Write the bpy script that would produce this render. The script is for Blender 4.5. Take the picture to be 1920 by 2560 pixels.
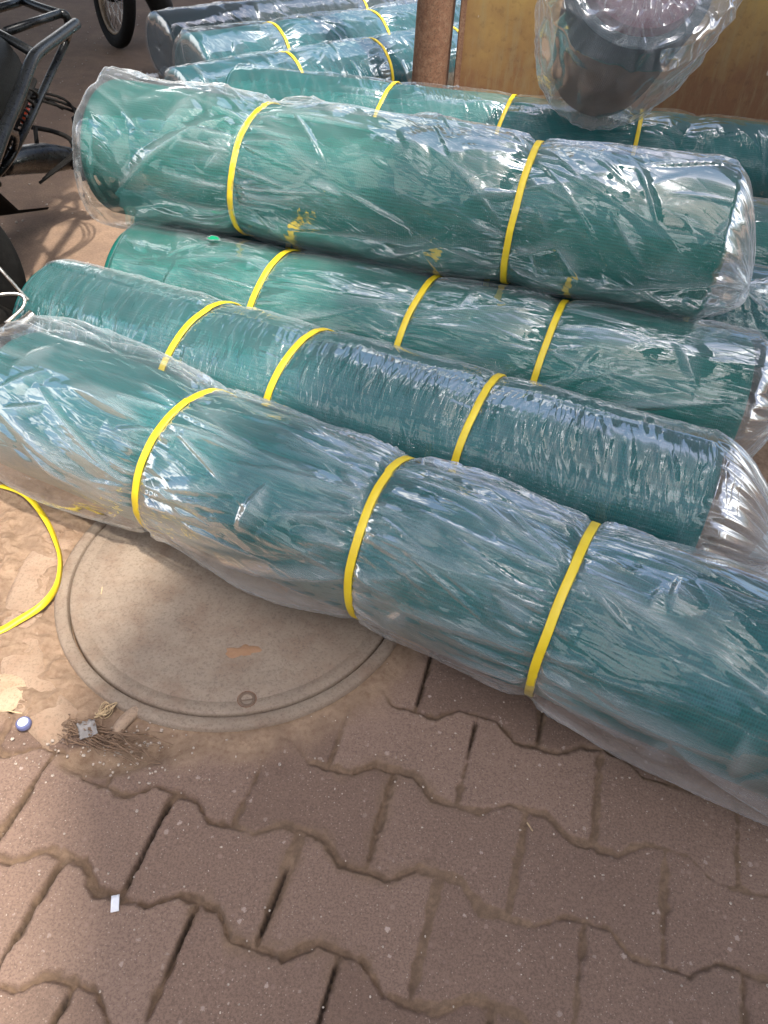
import bpy, bmesh, math, random
import numpy as np
from mathutils import Vector, Matrix, noise as mnoise

for o in list(bpy.data.objects): bpy.data.objects.remove(o)
scene = bpy.context.scene
C = scene.collection
rad = math.radians

# ------------------------------------------------------------------ camera
cam_d = bpy.data.cameras.new("camera"); cam = bpy.data.objects.new("camera", cam_d); C.objects.link(cam)
PITCH, ROLL = rad(43), rad(3.2)
fw = Vector((0, math.cos(PITCH), -math.sin(PITCH))); r0 = Vector((1, 0, 0)); u0 = r0.cross(fw)
rt = r0*math.cos(ROLL) + u0*math.sin(ROLL); up = u0*math.cos(ROLL) - r0*math.sin(ROLL)
m = Matrix((rt, up, -fw)).transposed().to_4x4(); m.translation = Vector((0, 0, 1.25))
cam.matrix_world = m
cam_d.sensor_fit = 'VERTICAL'; cam_d.sensor_height = 24.0; cam_d.lens = 24.0*1920/2560
cam_d.clip_start = 0.02; cam_d.clip_end = 500
scene.camera = cam

# ------------------------------------------------------------------ sky and sun
SUN = Vector((0.27, -0.27, 0.92)).normalized()
w = bpy.data.worlds.new("World"); scene.world = w; w.use_nodes = True
nt = w.node_tree; bg = nt.nodes['Background']
sky = nt.nodes.new('ShaderNodeTexSky'); sky.sky_type = 'NISHITA'; sky.sun_disc = False
sky.sun_elevation = math.asin(SUN.z); sky.sun_rotation = math.atan2(SUN.x, SUN.y)
sky.dust_density = 4.0; sky.air_density = 1.0; sky.ozone_density = 1.5; sky.altitude = 0
tc = nt.nodes.new('ShaderNodeTexCoord'); cl = nt.nodes.new('ShaderNodeTexNoise'); nt.links.new(tc.outputs['Generated'], cl.inputs['Vector'])
cl.inputs['Scale'].default_value = 2.6; cl.inputs['Detail'].default_value = 5; cl.inputs['Roughness'].default_value = .55
cr = nt.nodes.new('ShaderNodeValToRGB'); nt.links.new(cl.outputs['Fac'], cr.inputs[0]); cr.color_ramp.elements[0].position = .52; cr.color_ramp.elements[1].position = .60  # bright cloud patches added to the sky for patchy highlights on the film
bw = nt.nodes.new('ShaderNodeRGBToBW'); nt.links.new(sky.outputs[0], bw.inputs[0])
ml = nt.nodes.new('ShaderNodeMath'); ml.operation = 'MULTIPLY'; nt.links.new(bw.outputs[0], ml.inputs[0]); ml.inputs[1].default_value = 4.2
mc = nt.nodes.new('ShaderNodeMix'); mc.data_type = 'RGBA'; nt.links.new(cr.outputs[0], mc.inputs[0]); nt.links.new(sky.outputs[0], mc.inputs[6]); nt.links.new(ml.outputs[0], mc.inputs[7])
nt.links.new(mc.outputs[2], bg.inputs[0]); bg.inputs[1].default_value = 0.15
sd = bpy.data.lights.new("sun", 'SUN'); sd.energy = 3.4; sd.angle = rad(1.6); sd.color = (1, 0.93, 0.82)
so = bpy.data.objects.new("sun", sd); C.objects.link(so)
so.rotation_euler = (-SUN).to_track_quat('-Z', 'Y').to_euler(); so.location = (0, 0, 12)
vs = scene.view_settings; vs.view_transform = 'Standard'; vs.look = 'None'; vs.exposure = .95; vs.gamma = 1
scene.cycles.transparent_max_bounces = 24
scene.cycles.max_bounces = 8

# ------------------------------------------------------------------ helpers
rng = np.random.RandomState(7)
PERM = rng.permutation(4096); GA = rng.rand(4096)*2*np.pi; GX, GY = np.cos(GA), np.sin(GA)
def perlin(x, y, seed=0):
    x = np.asarray(x, float) + seed*17.31; y = np.asarray(y, float) + seed*5.77
    xi = np.floor(x).astype(int); yi = np.floor(y).astype(int); xf = x-xi; yf = y-yi
    def g(i, j, dx, dy):
        h = PERM[(PERM[i & 4095] + j) & 4095]; return GX[h]*dx + GY[h]*dy
    u = xf**3*(xf*(xf*6-15)+10); v = yf**3*(yf*(yf*6-15)+10)
    a = g(xi, yi, xf, yf); b = g(xi+1, yi, xf-1, yf); c = g(xi, yi+1, xf, yf-1); d = g(xi+1, yi+1, xf-1, yf-1)
    return ((a*(1-u)+b*u)*(1-v) + (c*(1-u)+d*u)*v)*1.5
def fbm(x, y, seed=0, o=4):
    s = 0; a = 1.0
    for i in range(o): s = s + a*perlin(x*2**i, y*2**i, seed+i*3); a *= .5
    return s
def ridge(n, k=2.2): return np.clip(1-np.abs(n)*k, 0, 1)
def cells(x, y, seed=0):
    """crumple facets: distance to the nearest jittered point, cone shaped"""
    xi = np.floor(x).astype(int); yi = np.floor(y).astype(int)
    f1 = np.full(x.shape, 9.); f2 = np.full(x.shape, 9.)
    for i in (-1, 0, 1):
        for j in (-1, 0, 1):
            h = PERM[(PERM[(xi+i+seed*31) & 4095] + yi+j) & 4095]
            h2 = PERM[(h+77) & 4095]
            px = xi+i+h/4096.; py = yi+j+h2/4096.
            d = np.hypot(px-x, py-y)
            f2 = np.where(d < f1, f1, np.minimum(f2, d)); f1 = np.minimum(f1, d)
    return f1, f2
def sstep(a, b, x):
    t = np.clip((x-a)/(b-a), 0, 1); return t*t*(3-2*t)

def setp(o, label=None, cat=None, group=None, kind=None):
    if label: o['label'] = label
    if cat: o['category'] = cat
    if group: o['group'] = group
    if kind: o['kind'] = kind
    return o
def empty(name, loc, label, cat, group=None):
    o = bpy.data.objects.new(name, None); C.objects.link(o); o.location = loc; o.empty_display_size = .05
    return setp(o, label, cat, group)
def link(name, me, mat, parent=None, smooth=True):
    o = bpy.data.objects.new(name, me); C.objects.link(o)
    if mat: me.materials.append(mat)
    if smooth: me.polygons.foreach_set('use_smooth', [True]*len(me.polygons))
    if parent:
        o.parent = parent; o.matrix_parent_inverse = Matrix.Translation(-Vector(parent.location))
    return o
def grid_mesh(name, P, closed=False, uv=None):
    """P (n,m,3) -> mesh; closed wraps the second axis"""
    n, mm = P.shape[:2]; me = bpy.data.meshes.new(name)
    idx = np.arange(n*mm).reshape(n, mm)
    if closed: idx = np.c_[idx, idx[:, :1]]
    f = np.stack([idx[:-1, :-1], idx[1:, :-1], idx[1:, 1:], idx[:-1, 1:]], -1).reshape(-1, 4)
    me.vertices.add(n*mm); me.vertices.foreach_set('co', P.reshape(-1).astype(np.float32))
    me.loops.add(f.size); me.loops.foreach_set('vertex_index', f.reshape(-1).astype(np.int32))
    me.polygons.add(len(f)); me.polygons.foreach_set('loop_start', np.arange(0, f.size, 4, dtype=np.int32))
    me.update(calc_edges=True)
    if uv is not None:
        U, V = uv
        if closed: V = np.c_[V, V[:, -1:]+(V[:, -1:]-V[:, -2:-1])]; U = np.c_[U, U[:, :1]]
        q = np.stack([U, V], -1)
        k = np.stack([q[:-1, :-1], q[1:, :-1], q[1:, 1:], q[:-1, 1:]], -2).reshape(-1)
        l = me.uv_layers.new(name='UVMap'); l.data.foreach_set('uv', k.astype(np.float32))
    return me
def attr(me, name, val):
    a = me.attributes.new(name, 'FLOAT', 'POINT'); a.data.foreach_set('value', np.asarray(val, np.float32).reshape(-1))
def from_bm(name, bm, mat, parent=None, smooth=True, bevel=0):
    if bevel:
        bmesh.ops.bevel(bm, geom=bm.edges[:], offset=bevel, segments=2, affect='EDGES', clamp_overlap=True)
    me = bpy.data.meshes.new(name); bmesh.ops.recalc_face_normals(bm, faces=bm.faces[:]); bm.to_mesh(me); bm.free()
    return link(name, me, mat, parent, smooth)
def add_tube(bm, pts, r, seg=12, cap=True, flat=None):
    """tube through pts (Vectors); r number or list"""
    pts = [Vector(p) for p in pts]; n = len(pts); rs = r if isinstance(r, (list, tuple)) else [r]*n
    t0 = (pts[1]-pts[0]).normalized(); a = t0.orthogonal().normalized(); rings = []
    for i, p in enumerate(pts):
        t = (pts[min(i+1, n-1)]-pts[max(i-1, 0)]).normalized()
        a = (a - t*a.dot(t)).normalized(); b = t.cross(a)
        rings.append([bm.verts.new(p + (a*math.cos(k*2*math.pi/seg)+b*math.sin(k*2*math.pi/seg))*rs[i]) for k in range(seg)])
    for i in range(n-1):
        for k in range(seg):
            bm.faces.new((rings[i][k], rings[i][(k+1) % seg], rings[i+1][(k+1) % seg], rings[i+1][k]))
    if cap: bm.faces.new(rings[0][::-1]); bm.faces.new(rings[-1])
def spline(pts, n=8):
    pts = [Vector(p) for p in pts]; out = []
    for i in range(len(pts)-1):
        p0 = pts[max(i-1, 0)]; p1 = pts[i]; p2 = pts[i+1]; p3 = pts[min(i+2, len(pts)-1)]
        for k in range(n):
            t = k/n; out.append(.5*((2*p1)+(p2-p0)*t+(2*p0-5*p1+4*p2-p3)*t*t+(3*p1-p0-3*p2+p3)*t**3))
    out.append(pts[-1]); return out
def add_box(bm, c, s, rot=None):
    g = bmesh.ops.create_cube(bm, size=1)['verts']
    for v in g:
        q = Vector((v.co.x*s[0], v.co.y*s[1], v.co.z*s[2]))
        if rot: q = rot @ q
        v.co = q + Vector(c)
    return g

# ------------------------------------------------------------------ materials
class NB:
    def __init__(s, name):
        s.m = bpy.data.materials.new(name); s.m.use_nodes = True; s.t = s.m.node_tree; s.t.nodes.clear()
        s.out = s.n('OutputMaterial')
    def n(s, k, **p):
        q = s.t.nodes.new('ShaderNode'+k)
        for a, b in p.items(): setattr(q, a, b)
        return q
    def l(s, a, b):
        if isinstance(b, bpy.types.NodeSocket):
            if isinstance(a, bpy.types.NodeSocket): s.t.links.new(a, b)
            else: b.default_value = a
    def coord(s, kind='Object'): return s.n('TexCoord').outputs[kind]
    def uv(s): return s.n('TexCoord').outputs['UV']
    def mapp(s, v, sc=(1, 1, 1), rot=(0, 0, 0), loc=(0, 0, 0)):
        q = s.n('Mapping'); s.l(v, q.inputs[0]); q.inputs[1].default_value = loc; q.inputs[2].default_value = rot; q.inputs[3].default_value = sc; return q.outputs[0]
    def noise(s, v, sc, det=4, ro=.6, dist=0):
        q = s.n('TexNoise'); s.l(v, q.inputs['Vector']); q.inputs['Scale'].default_value = sc; q.inputs['Detail'].default_value = det
        q.inputs['Roughness'].default_value = ro; q.inputs['Distortion'].default_value = dist; return q.outputs['Fac']
    def voro(s, v, sc, feat='DISTANCE_TO_EDGE', rnd=1):
        q = s.n('TexVoronoi', feature=feat); s.l(v, q.inputs['Vector']); q.inputs['Scale'].default_value = sc; q.inputs['Randomness'].default_value = rnd
        return q
    def ramp(s, f, stops, interp='LINEAR'):
        q = s.n('ValToRGB'); s.l(f, q.inputs[0]); r = q.color_ramp; r.interpolation = interp
        while len(r.elements) < len(stops): r.elements.new(.5)
        for e, (p, c) in zip(r.elements, stops):
            e.position = p; e.color = (c, c, c, 1) if isinstance(c, (int, float)) else (*c, 1)
        return q.outputs[0]
    def math(s, op, a, b=0, clamp=False):
        q = s.n('Math', operation=op, use_clamp=clamp); s.l(a, q.inputs[0]); s.l(b, q.inputs[1])
        if not isinstance(a, bpy.types.NodeSocket): q.inputs[0].default_value = a
        if not isinstance(b, bpy.types.NodeSocket): q.inputs[1].default_value = b
        return q.outputs[0]
    def mix(s, f, a, b, bt='MIX'):
        q = s.n('Mix', data_type='RGBA', blend_type=bt)
        s.l(f, q.inputs[0])
        for v, i in ((a, 6), (b, 7)):
            if isinstance(v, bpy.types.NodeSocket): s.t.links.new(v, q.inputs[i])
            else: q.inputs[i].default_value = (*v, 1)
        return q.outputs[2]
    def bump(s, h, st=1, d=.01, nrm=None):
        q = s.n('Bump'); s.l(h, q.inputs['Height']); q.inputs['Strength'].default_value = st; q.inputs['Distance'].default_value = d
        if nrm: s.l(nrm, q.inputs['Normal'])
        return q.outputs[0]
    def pbr(s, col, rough=.6, metal=0, nrm=None, spec=.5):
        q = s.n('BsdfPrincipled')
        if isinstance(col, bpy.types.NodeSocket): s.l(col, q.inputs['Base Color'])
        else: q.inputs['Base Color'].default_value = (*col, 1)
        s.l(rough, q.inputs['Roughness']); q.inputs['Metallic'].default_value = metal; q.inputs['Specular IOR Level'].default_value = spec
        if nrm: s.l(nrm, q.inputs['Normal'])
        s.l(q.outputs[0], s.out.inputs[0]); return q

def simple(name, col, rough=.5, metal=0, var=.25, sc=30, bump=.15, spec=.5):
    b = NB(name); co = b.coord(); f = b.noise(co, sc, 5)
    c = b.mix(b.ramp(f, [(.3, 0.), (.7, 1.)]), [x*(1-var) for x in col], [min(1, x*(1+var)) for x in col])
    g = b.noise(co, sc*4, 3); ro = b.math('MULTIPLY_ADD', g, .3); ro.node.inputs[2].default_value = max(0.02, rough-.15)
    b.pbr(c, ro, metal, b.bump(g, bump, .002), spec); return b.m

def net_mat(name, dark, light, seed=0):
    """knitted shade net: fine courses round the roll, wales along it"""
    b = NB(name); uv = b.uv()
    p = b.mapp(uv, loc=(seed, seed*.7, 0))
    n1 = b.noise(p, 5, 4); n2 = b.noise(b.mapp(p, (6, 60, 1)), 3, 3); n3 = b.noise(b.mapp(p, (90, 8, 1)), 3, 2)
    w1 = b.n('TexWave', wave_type='BANDS', bands_direction='X'); b.l(uv, w1.inputs[0]); w1.inputs['Scale'].default_value = 68; w1.inputs['Distortion'].default_value = .6; w1.inputs['Detail'].default_value = 1
    w2 = b.n('TexWave', wave_type='BANDS', bands_direction='Y'); b.l(uv, w2.inputs[0]); w2.inputs['Scale'].default_value = 42; w2.inputs['Distortion'].default_value = .4
    k = b.math('MULTIPLY', w1.outputs[1], w2.outputs[1])
    f = b.math('ADD', b.math('MULTIPLY', n1, .55), b.math('ADD', b.math('MULTIPLY', n2, .25), b.math('MULTIPLY', n3, .2)))
    c = b.mix(b.ramp(f, [(.36, 0.), (.66, 1.)]), dark, light)
    c = b.mix(b.math('MULTIPLY', k, .45), c, [x*.35 for x in dark])
    b.pbr(c, .62, 0, b.bump(b.math('ADD', k, b.math('MULTIPLY', n2, 1.2)), .5, .0015), .35); return b.m

def plastic_mat(name, phi=0., haze=.16, fine=1., cr=1., seed=0., long=1., tint=(.93, .96, 1.), bd=.0022, face=.55, refl=.72):
    """thin clear film: transparent, milky at grazing angles, glossy on every crease"""
    b = NB(name); uv = b.uv()
    wob = b.n('TexNoise'); b.l(uv, wob.inputs['Vector']); wob.inputs['Scale'].default_value = 7; wob.inputs['Detail'].default_value = 2
    mx = b.n('VectorMath', operation='MULTIPLY_ADD'); b.l(wob.outputs['Color'], mx.inputs[0]); mx.inputs[1].default_value = (.03, .03, 0); b.l(uv, mx.inputs[2])
    v = b.mapp(mx.outputs[0], loc=(seed, seed*1.3, 0))
    # long creases running at angle phi to the roll's axis
    vr = b.mapp(v, rot=(0, 0, -phi)); vl = b.mapp(vr, (3.2, 19, 1))
    a1 = b.voro(vl, 1.0).outputs['Distance']; e1 = b.ramp(a1, [(0., 1.), (.05, .3), (.22, 0.)])
    a2 = b.voro(b.mapp(vr, (11, 70, 1), loc=(3, 2, 0)), 1.0).outputs['Distance']; e2 = b.ramp(a2, [(0., 1.), (.08, .3), (.4, 0.)])
    # crumpled facets
    c1 = b.voro(b.mapp(v, (11, 12, 1)), 1., 'F1').outputs['Distance']
    c2 = b.voro(b.mapp(v, (38, 46, 1), loc=(1, 5, 0)), 1., 'F1').outputs['Distance']
    n = b.noise(b.mapp(vr, (20, 60, 1)), 1.5, 5, .55)
    msk = b.ramp(b.noise(b.mapp(v, (3, 3, 1), loc=(seed+4, 2, 0)), 2.2, 2), [(.38, 0.), (.62, 1.)])
    msk2 = b.ramp(b.noise(b.mapp(v, (3, 3, 1), loc=(seed+9, 7, 0)), 2.0, 2), [(.42, 0.), (.6, 1.)])
    h = b.math('MULTIPLY', e1, .28*long)
    h = b.math('ADD', h, b.math('MULTIPLY', b.math('MULTIPLY', e2, msk), .26*fine))
    h = b.math('ADD', h, b.math('MULTIPLY', b.math('MULTIPLY', c1, msk2), .45*cr))
    h = b.math('ADD', h, b.math('MULTIPLY', b.math('MULTIPLY', c2, msk), .08*cr))
    h = b.math('ADD', h, b.math('MULTIPLY', n, .10*fine))
    h = b.math('MULTIPLY', h, b.math('SUBTRACT', 1., b.n('Attribute', attribute_name='cap').outputs['Fac'], True))
    nrm = b.bump(h, .6, bd)
    fr = b.n('Fresnel'); fr.inputs[0].default_value = 1.52; b.l(nrm, fr.inputs[1])
    lw = b.n('LayerWeight'); lw.inputs[0].default_value = .35
    tr = b.n('BsdfTransparent'); tr.inputs[0].default_value = (.96, .985, .985, 1)
    df = b.n('BsdfDiffuse'); df.inputs[0].default_value = (*[t*.86 for t in tint], 1); b.l(nrm, df.inputs['Normal'])
    tl = b.n('BsdfTranslucent'); tl.inputs[0].default_value = (*[t*.8 for t in tint], 1); b.l(nrm, tl.inputs['Normal'])
    md = b.n('MixShader'); md.inputs[0].default_value = .35; b.l(df.outputs[0], md.inputs[1]); b.l(tl.outputs[0], md.inputs[2])
    dust = b.ramp(b.noise(b.mapp(v, (5, 12, 1)), 2, 5, .65), [(.4, 0.), (.75, 1.)])
    hz = b.math('ADD', b.math('MULTIPLY', b.math('POWER', lw.outputs['Facing'], 3.0), face), b.math('MULTIPLY_ADD', dust, haze*.24))
    hz.node.inputs[1].links[0].from_node.inputs[2].default_value = haze*.12
    hz = b.math('ADD', hz, b.math('ADD', b.math('MULTIPLY', e1, .05), b.math('MULTIPLY', b.n('Attribute', attribute_name='fold').outputs['Fac'], .15)), True)
    hz = b.math('ADD', hz, b.math('MULTIPLY', b.n('Attribute', attribute_name='cap').outputs['Fac'], .14), True)
    m1 = b.n('MixShader'); b.l(hz, m1.inputs[0]); b.l(tr.outputs[0], m1.inputs[1]); b.l(md.outputs[0], m1.inputs[2])
    gl = b.n('BsdfGlossy'); gl.inputs['Roughness'].default_value = .06; gl.inputs[0].default_value = (1, 1, 1, 1); b.l(nrm, gl.inputs['Normal'])
    cap = b.n('Attribute', attribute_name='cap').outputs['Fac']
    m2 = b.n('MixShader'); b.l(b.math('MULTIPLY', b.math('MINIMUM', b.math('MULTIPLY', fr.outputs[0], refl), .34), b.math('SUBTRACT', 1., b.math('MULTIPLY', cap, .6))), m2.inputs[0]); b.l(m1.outputs[0], m2.inputs[1]); b.l(gl.outputs[0], m2.inputs[2])
    b.l(m2.outputs[0], b.out.inputs[0]); return b.m

M = {}
M['net'] = net_mat('teal_net', (.001, .060, .062), (.002, .118, .116))
M['net_green'] = net_mat('green_net', (.001, .074, .062), (.002, .138, .112), 3)
M['net_blue'] = net_mat('blue_teal_net', (.001, .052, .068), (.003, .100, .120), 5)
M['net_dark'] = net_mat('dark_net', (.002, .014, .020), (.004, .028, .036), 7)
M['maroon'] = net_mat('maroon_net', (.065, .007, .016), (.11, .013, .028), 9)
def strap_mat():
    b = NB('yellow_strap'); uv = b.uv()
    f = b.noise(uv, 14, 4)
    k = b.n('TexWave', wave_type='BANDS', bands_direction='DIAGONAL'); b.l(uv, k.inputs[0]); k.inputs['Scale'].default_value = 160
    c = b.mix(b.ramp(f, [(.3, 0.), (.75, 1.)]), (.62, .43, .012), (.76, .58, .03))
    b.pbr(c, .38, 0, b.bump(k.outputs[1], .25, .0006)); return b.m
M['strap'] = strap_mat()
M['black'] = simple('black_paint', (.005, .0055, .006), .30, 0, .3, 20, .1, .3)
M['rubber'] = simple('tyre_rubber', (.006, .0055, .005), .85, 0, .4, 60, .5, .15)
M['chrome'] = simple('worn_chrome', (.45, .42, .38), .3, 1, .2, 40, .1)
M['rust_rim'] = simple('dusty_rim', (.16, .115, .075), .55, .6, .4, 40, .3)
M['orange'] = simple('orange_lens', (.30, .03, .006), .3, 0, .2, 30, .1)
M['paper'] = simple('litter_paper', (.62, .62, .66), .8, 0, .12, 60, .4)
M['string'] = simple('white_string', (.7, .68, .66), .7, 0, .1, 60, .3)
M['straw'] = simple('dry_straw', (.42, .30, .17), .8, 0, .35, 60, .3)
M['root'] = simple('dry_root', (.17, .105, .065), .9, 0, .35, 60, .3)
M['leather'] = simple('seat_vinyl', (.004, .0045, .005), .6, 0, .3, 80, .4, .15)
M['dark_metal'] = simple('grimy_engine_metal', (.010, .009, .008), .6, .2, .4, 40, .5, .2)

def ground_mat(name, hf=False):
    b = NB(name); co = b.coord()
    n1 = b.noise(co, 1.3, 6, .6); n2 = b.noise(co, 14, 5, .6); n3 = b.noise(co, 140, 3, .7)
    c = b.mix(b.ramp(n1, [(.35, 0.), (.65, 1.)]), (.175, .115, .08), (.26, .175, .12))
    c = b.mix(b.ramp(n2, [(.4, 0.), (.7, .5)]), c, (.13, .09, .07))
    c = b.mix(b.ramp(n3, [(.35, .5), (.6, 0.)]), c, (.09, .06, .045))
    v = b.voro(co, 34, 'F1'); d = b.ramp(v.outputs['Distance'], [(0.06, 1.), (.10, 0.)]); sel = b.ramp(b.n('SeparateColor').outputs[0], [(.0, 0.), (1., 0.)])
    sc = b.n('SeparateColor'); b.l(v.outputs['Color'], sc.inputs[0])
    peb = b.math('MULTIPLY', d, b.ramp(sc.outputs[0], [(.86, 0.), (.88, 1.)]))
    c = b.mix(peb, c, (.42, .36, .30))
    h = b.math('ADD', b.math('MULTIPLY', n2, .6), b.math('ADD', b.math('MULTIPLY', n3, .5), peb))
    b.pbr(c, .93, 0, b.bump(h, .7, .004), .2); return b.m
M['ground'] = ground_mat('dusty_ground')

def paver_mat():
    b = NB('paving'); co = b.coord()
    at = lambda n: b.n('Attribute', attribute_name=n).outputs['Fac']
    n1 = b.noise(co, 3, 5, .6); n2 = b.noise(co, 22, 5, .65); n3 = b.noise(co, 260, 3, .75); n4 = b.noise(co, 90, 4, .7)
    tone = b.math('ADD', b.math('MULTIPLY', at('block'), .5), b.math('MULTIPLY', n1, .6))
    base = b.mix(b.ramp(tone, [(.25, 0.), (.8, 1.)]), (.140, .090, .066), (.215, .143, .108))
    base = b.mix(b.ramp(n3, [(.36, .55), (.56, 0.)]), base, (.075, .048, .038))
    # pale aggregate showing through
    v = b.voro(b.mapp(co, (1, 1, 0)), 62, 'F1'); sc = b.n('SeparateColor'); b.l(v.outputs['Color'], sc.inputs[0])
    rr = b.math('MULTIPLY_ADD', sc.outputs[1], .26); rr.node.inputs[2].default_value = .0
    nd = b.math('ADD', v.outputs['Distance'], b.math('MULTIPLY', b.math('SUBTRACT', n3, .5), .75))
    stone = b.math('MULTIPLY', b.math('LESS_THAN', nd, rr), b.math('GREATER_THAN', sc.outputs[0], .48))
    v2 = b.voro(b.mapp(co, (1, 1, 0), loc=(4, 4, 0)), 210, 'F1'); sc2 = b.n('SeparateColor'); b.l(v2.outputs['Color'], sc2.inputs[0])
    st2 = b.math('MULTIPLY', b.math('LESS_THAN', v2.outputs['Distance'], .20), b.math('GREATER_THAN', sc2.outputs[0], .66))
    wear = b.ramp(b.noise(co, 7, 3), [(.36, .25), (.6, 1.)])
    scol = b.mix(sc.outputs[2], (.25, .165, .135), (.46, .37, .32))
    inb = b.math('SUBTRACT', 1., at('joint'), True)
    base = b.mix(b.math('MULTIPLY', b.math('MULTIPLY', stone, wear), b.math('MULTIPLY', inb, .62)), base, scol)
    base = b.mix(b.math('MULTIPLY', st2, b.math('MULTIPLY', inb, .55)), base, (.36, .28, .23))
    # sand in the joints and blown over the blocks
    sand = b.mix(b.ramp(n2, [(.3, 0.), (.7, 1.)]), (.125, .080, .052), (.195, .128, .084))
    sand = b.mix(b.ramp(n4, [(.38, .5), (.6, 0.)]), sand, (.07, .045, .03))
    drift = b.ramp(b.math('ADD', b.math('MULTIPLY', at('joint'), .75), b.math('MULTIPLY', b.math('SUBTRACT', n2, .5), .9)), [(.18, 0.), (.62, 1.)])
    c = b.mix(drift, base, sand)
    dirt = b.mix(b.ramp(n2, [(.3, 0.), (.72, 1.)]), (.175, .115, .076), (.285, .195, .130))
    dirt = b.mix(b.ramp(n4, [(.34, .6), (.55, 0.)]), dirt, (.13, .075, .045))
    c = b.mix(at('dirt'), c, dirt)
    c = b.mix(at('gap'), c, (.012, .008, .006))
    # dark oily patches
    pt = b.ramp(b.noise(co, 2.1, 2), [(.60, 0.), (.72, .35)])
    c = b.mix(pt, c, (.09, .07, .055))
    h = b.math('ADD', b.math('MULTIPLY', n3, .5), b.math('ADD', b.math('MULTIPLY', n4, .8), b.math('MULTIPLY', stone, .2)))
    b.pbr(c, .9, 0, b.bump(h, .75, .0026), .25); return b.m
M['paver'] = paver_mat()

def concrete_mat(name, c0, c1, c2):
    b = NB(name); co = b.coord()
    n1 = b.noise(co, 3.2, 6, .65); n2 = b.noise(co, 18, 5, .7); n3 = b.noise(co, 190, 3, .7); n4 = b.noise(b.mapp(co, (3, 30, 1), rot=(0, 0, .4)), 3, 4)
    c = b.mix(b.ramp(n1, [(.35, 0.), (.68, 1.)]), c0, c1)
    c = b.mix(b.ramp(n2, [(.45, 0.), (.75, .7)]), c, c2)
    c = b.mix(b.ramp(n3, [(.36, .45), (.5, 0.)]), c, [x*.5 for x in c0])
    c = b.mix(b.ramp(n4, [(.5, 0.), (.8, .35)]), c, [x*.6 for x in c1])
    b.pbr(c, .82, 0, b.bump(b.math('ADD', n3, b.math('MULTIPLY', n2, .7)), .45, .002), .3); return b.m
M['cover'] = concrete_mat('weathered_cover', (.180, .132, .098), (.262, .205, .155), (.16, .098, .064))
M['collar'] = concrete_mat('sandy_concrete', (.25, .17, .115), (.36, .26, .185), (.24, .14, .09))
M['stone'] = concrete_mat('pale_stone', (.33, .24, .15), (.42, .32, .22), (.28, .18, .11))
def stain_mat(name, a, c):
    b = NB(name); co = b.coord(); b.pbr(b.mix(b.noise(co, 60, 5), a, c), .9, 0, b.bump(b.noise(co, 150, 3), .6, .002), .2); return b.m
M['mud'] = stain_mat('dried_mud', (.20, .105, .055), (.30, .18, .11))
def rust_mat():
    b = NB('rusty_pipe'); co = b.coord()
    n1 = b.noise(co, 6, 6, .7); n2 = b.noise(co, 45, 5, .7); n3 = b.noise(co, 160, 3, .8)
    c = b.mix(b.ramp(n1, [(.3, 0.), (.7, 1.)]), (.115, .052, .030), (.20, .105, .062))
    c = b.mix(b.ramp(n2, [(.45, 0.), (.72, .8)]), c, (.24, .15, .095)); c = b.mix(b.ramp(n3, [(.35, .6), (.5, 0.)]), c, (.04, .02, .014))
    b.pbr(c, .85, 0, b.bump(b.math('ADD', n2, n3), .6, .003), .3); return b.m
M['rust'] = rust_mat()
def sheet_mat():
    b = NB('painted_sheet'); co = b.coord()
    sx = b.n('SeparateXYZ'); b.l(co, sx.inputs[0])
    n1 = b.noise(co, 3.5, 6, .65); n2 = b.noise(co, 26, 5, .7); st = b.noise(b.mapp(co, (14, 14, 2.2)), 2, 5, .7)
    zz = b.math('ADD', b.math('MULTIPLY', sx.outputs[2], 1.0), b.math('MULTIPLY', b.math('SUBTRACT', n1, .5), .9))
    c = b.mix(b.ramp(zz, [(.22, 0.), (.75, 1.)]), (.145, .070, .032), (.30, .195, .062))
    c = b.mix(b.ramp(st, [(.48, 0.), (.75, .65)]), c, (.20, .16, .085)); c = b.mix(b.ramp(n2, [(.3, .5), (.46, 0.)]), c, (.09, .045, .022))
    v = b.voro(b.mapp(co, (4.5, 4.5, 2.4), rot=(.2, .5, 0)), 1.6, 'F1'); chip = b.math('LESS_THAN', b.math('ADD', v.outputs['Distance'], b.math('MULTIPLY', b.math('SUBTRACT', n2, .5), .4)), .045)
    c = b.mix(b.math('MULTIPLY', chip, .75), c, (.45, .40, .34))
    b.pbr(c, .55, 0, b.bump(b.math('ADD', n2, st), .3, .003), .4); return b.m
M['sheet'] = sheet_mat()
def cloth_mat(name, col):
    b = NB(name); q = b.n('BsdfTranslucent'); q.inputs[0].default_value = (*[x*.3 for x in col], 1); d = b.n('BsdfDiffuse'); d.inputs[0].default_value = (*col, 1)
    a = b.n('AddShader'); b.l(q.outputs[0], a.inputs[0]); b.l(d.outputs[0], a.inputs[1]); b.l(a.outputs[0], b.out.inputs[0]); return b.m
M['sun_blocker'] = cloth_mat('sun_blocker_cloth', (.20, .27, .34))  # cloth of the added, unseen sun-blocking sheets

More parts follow.
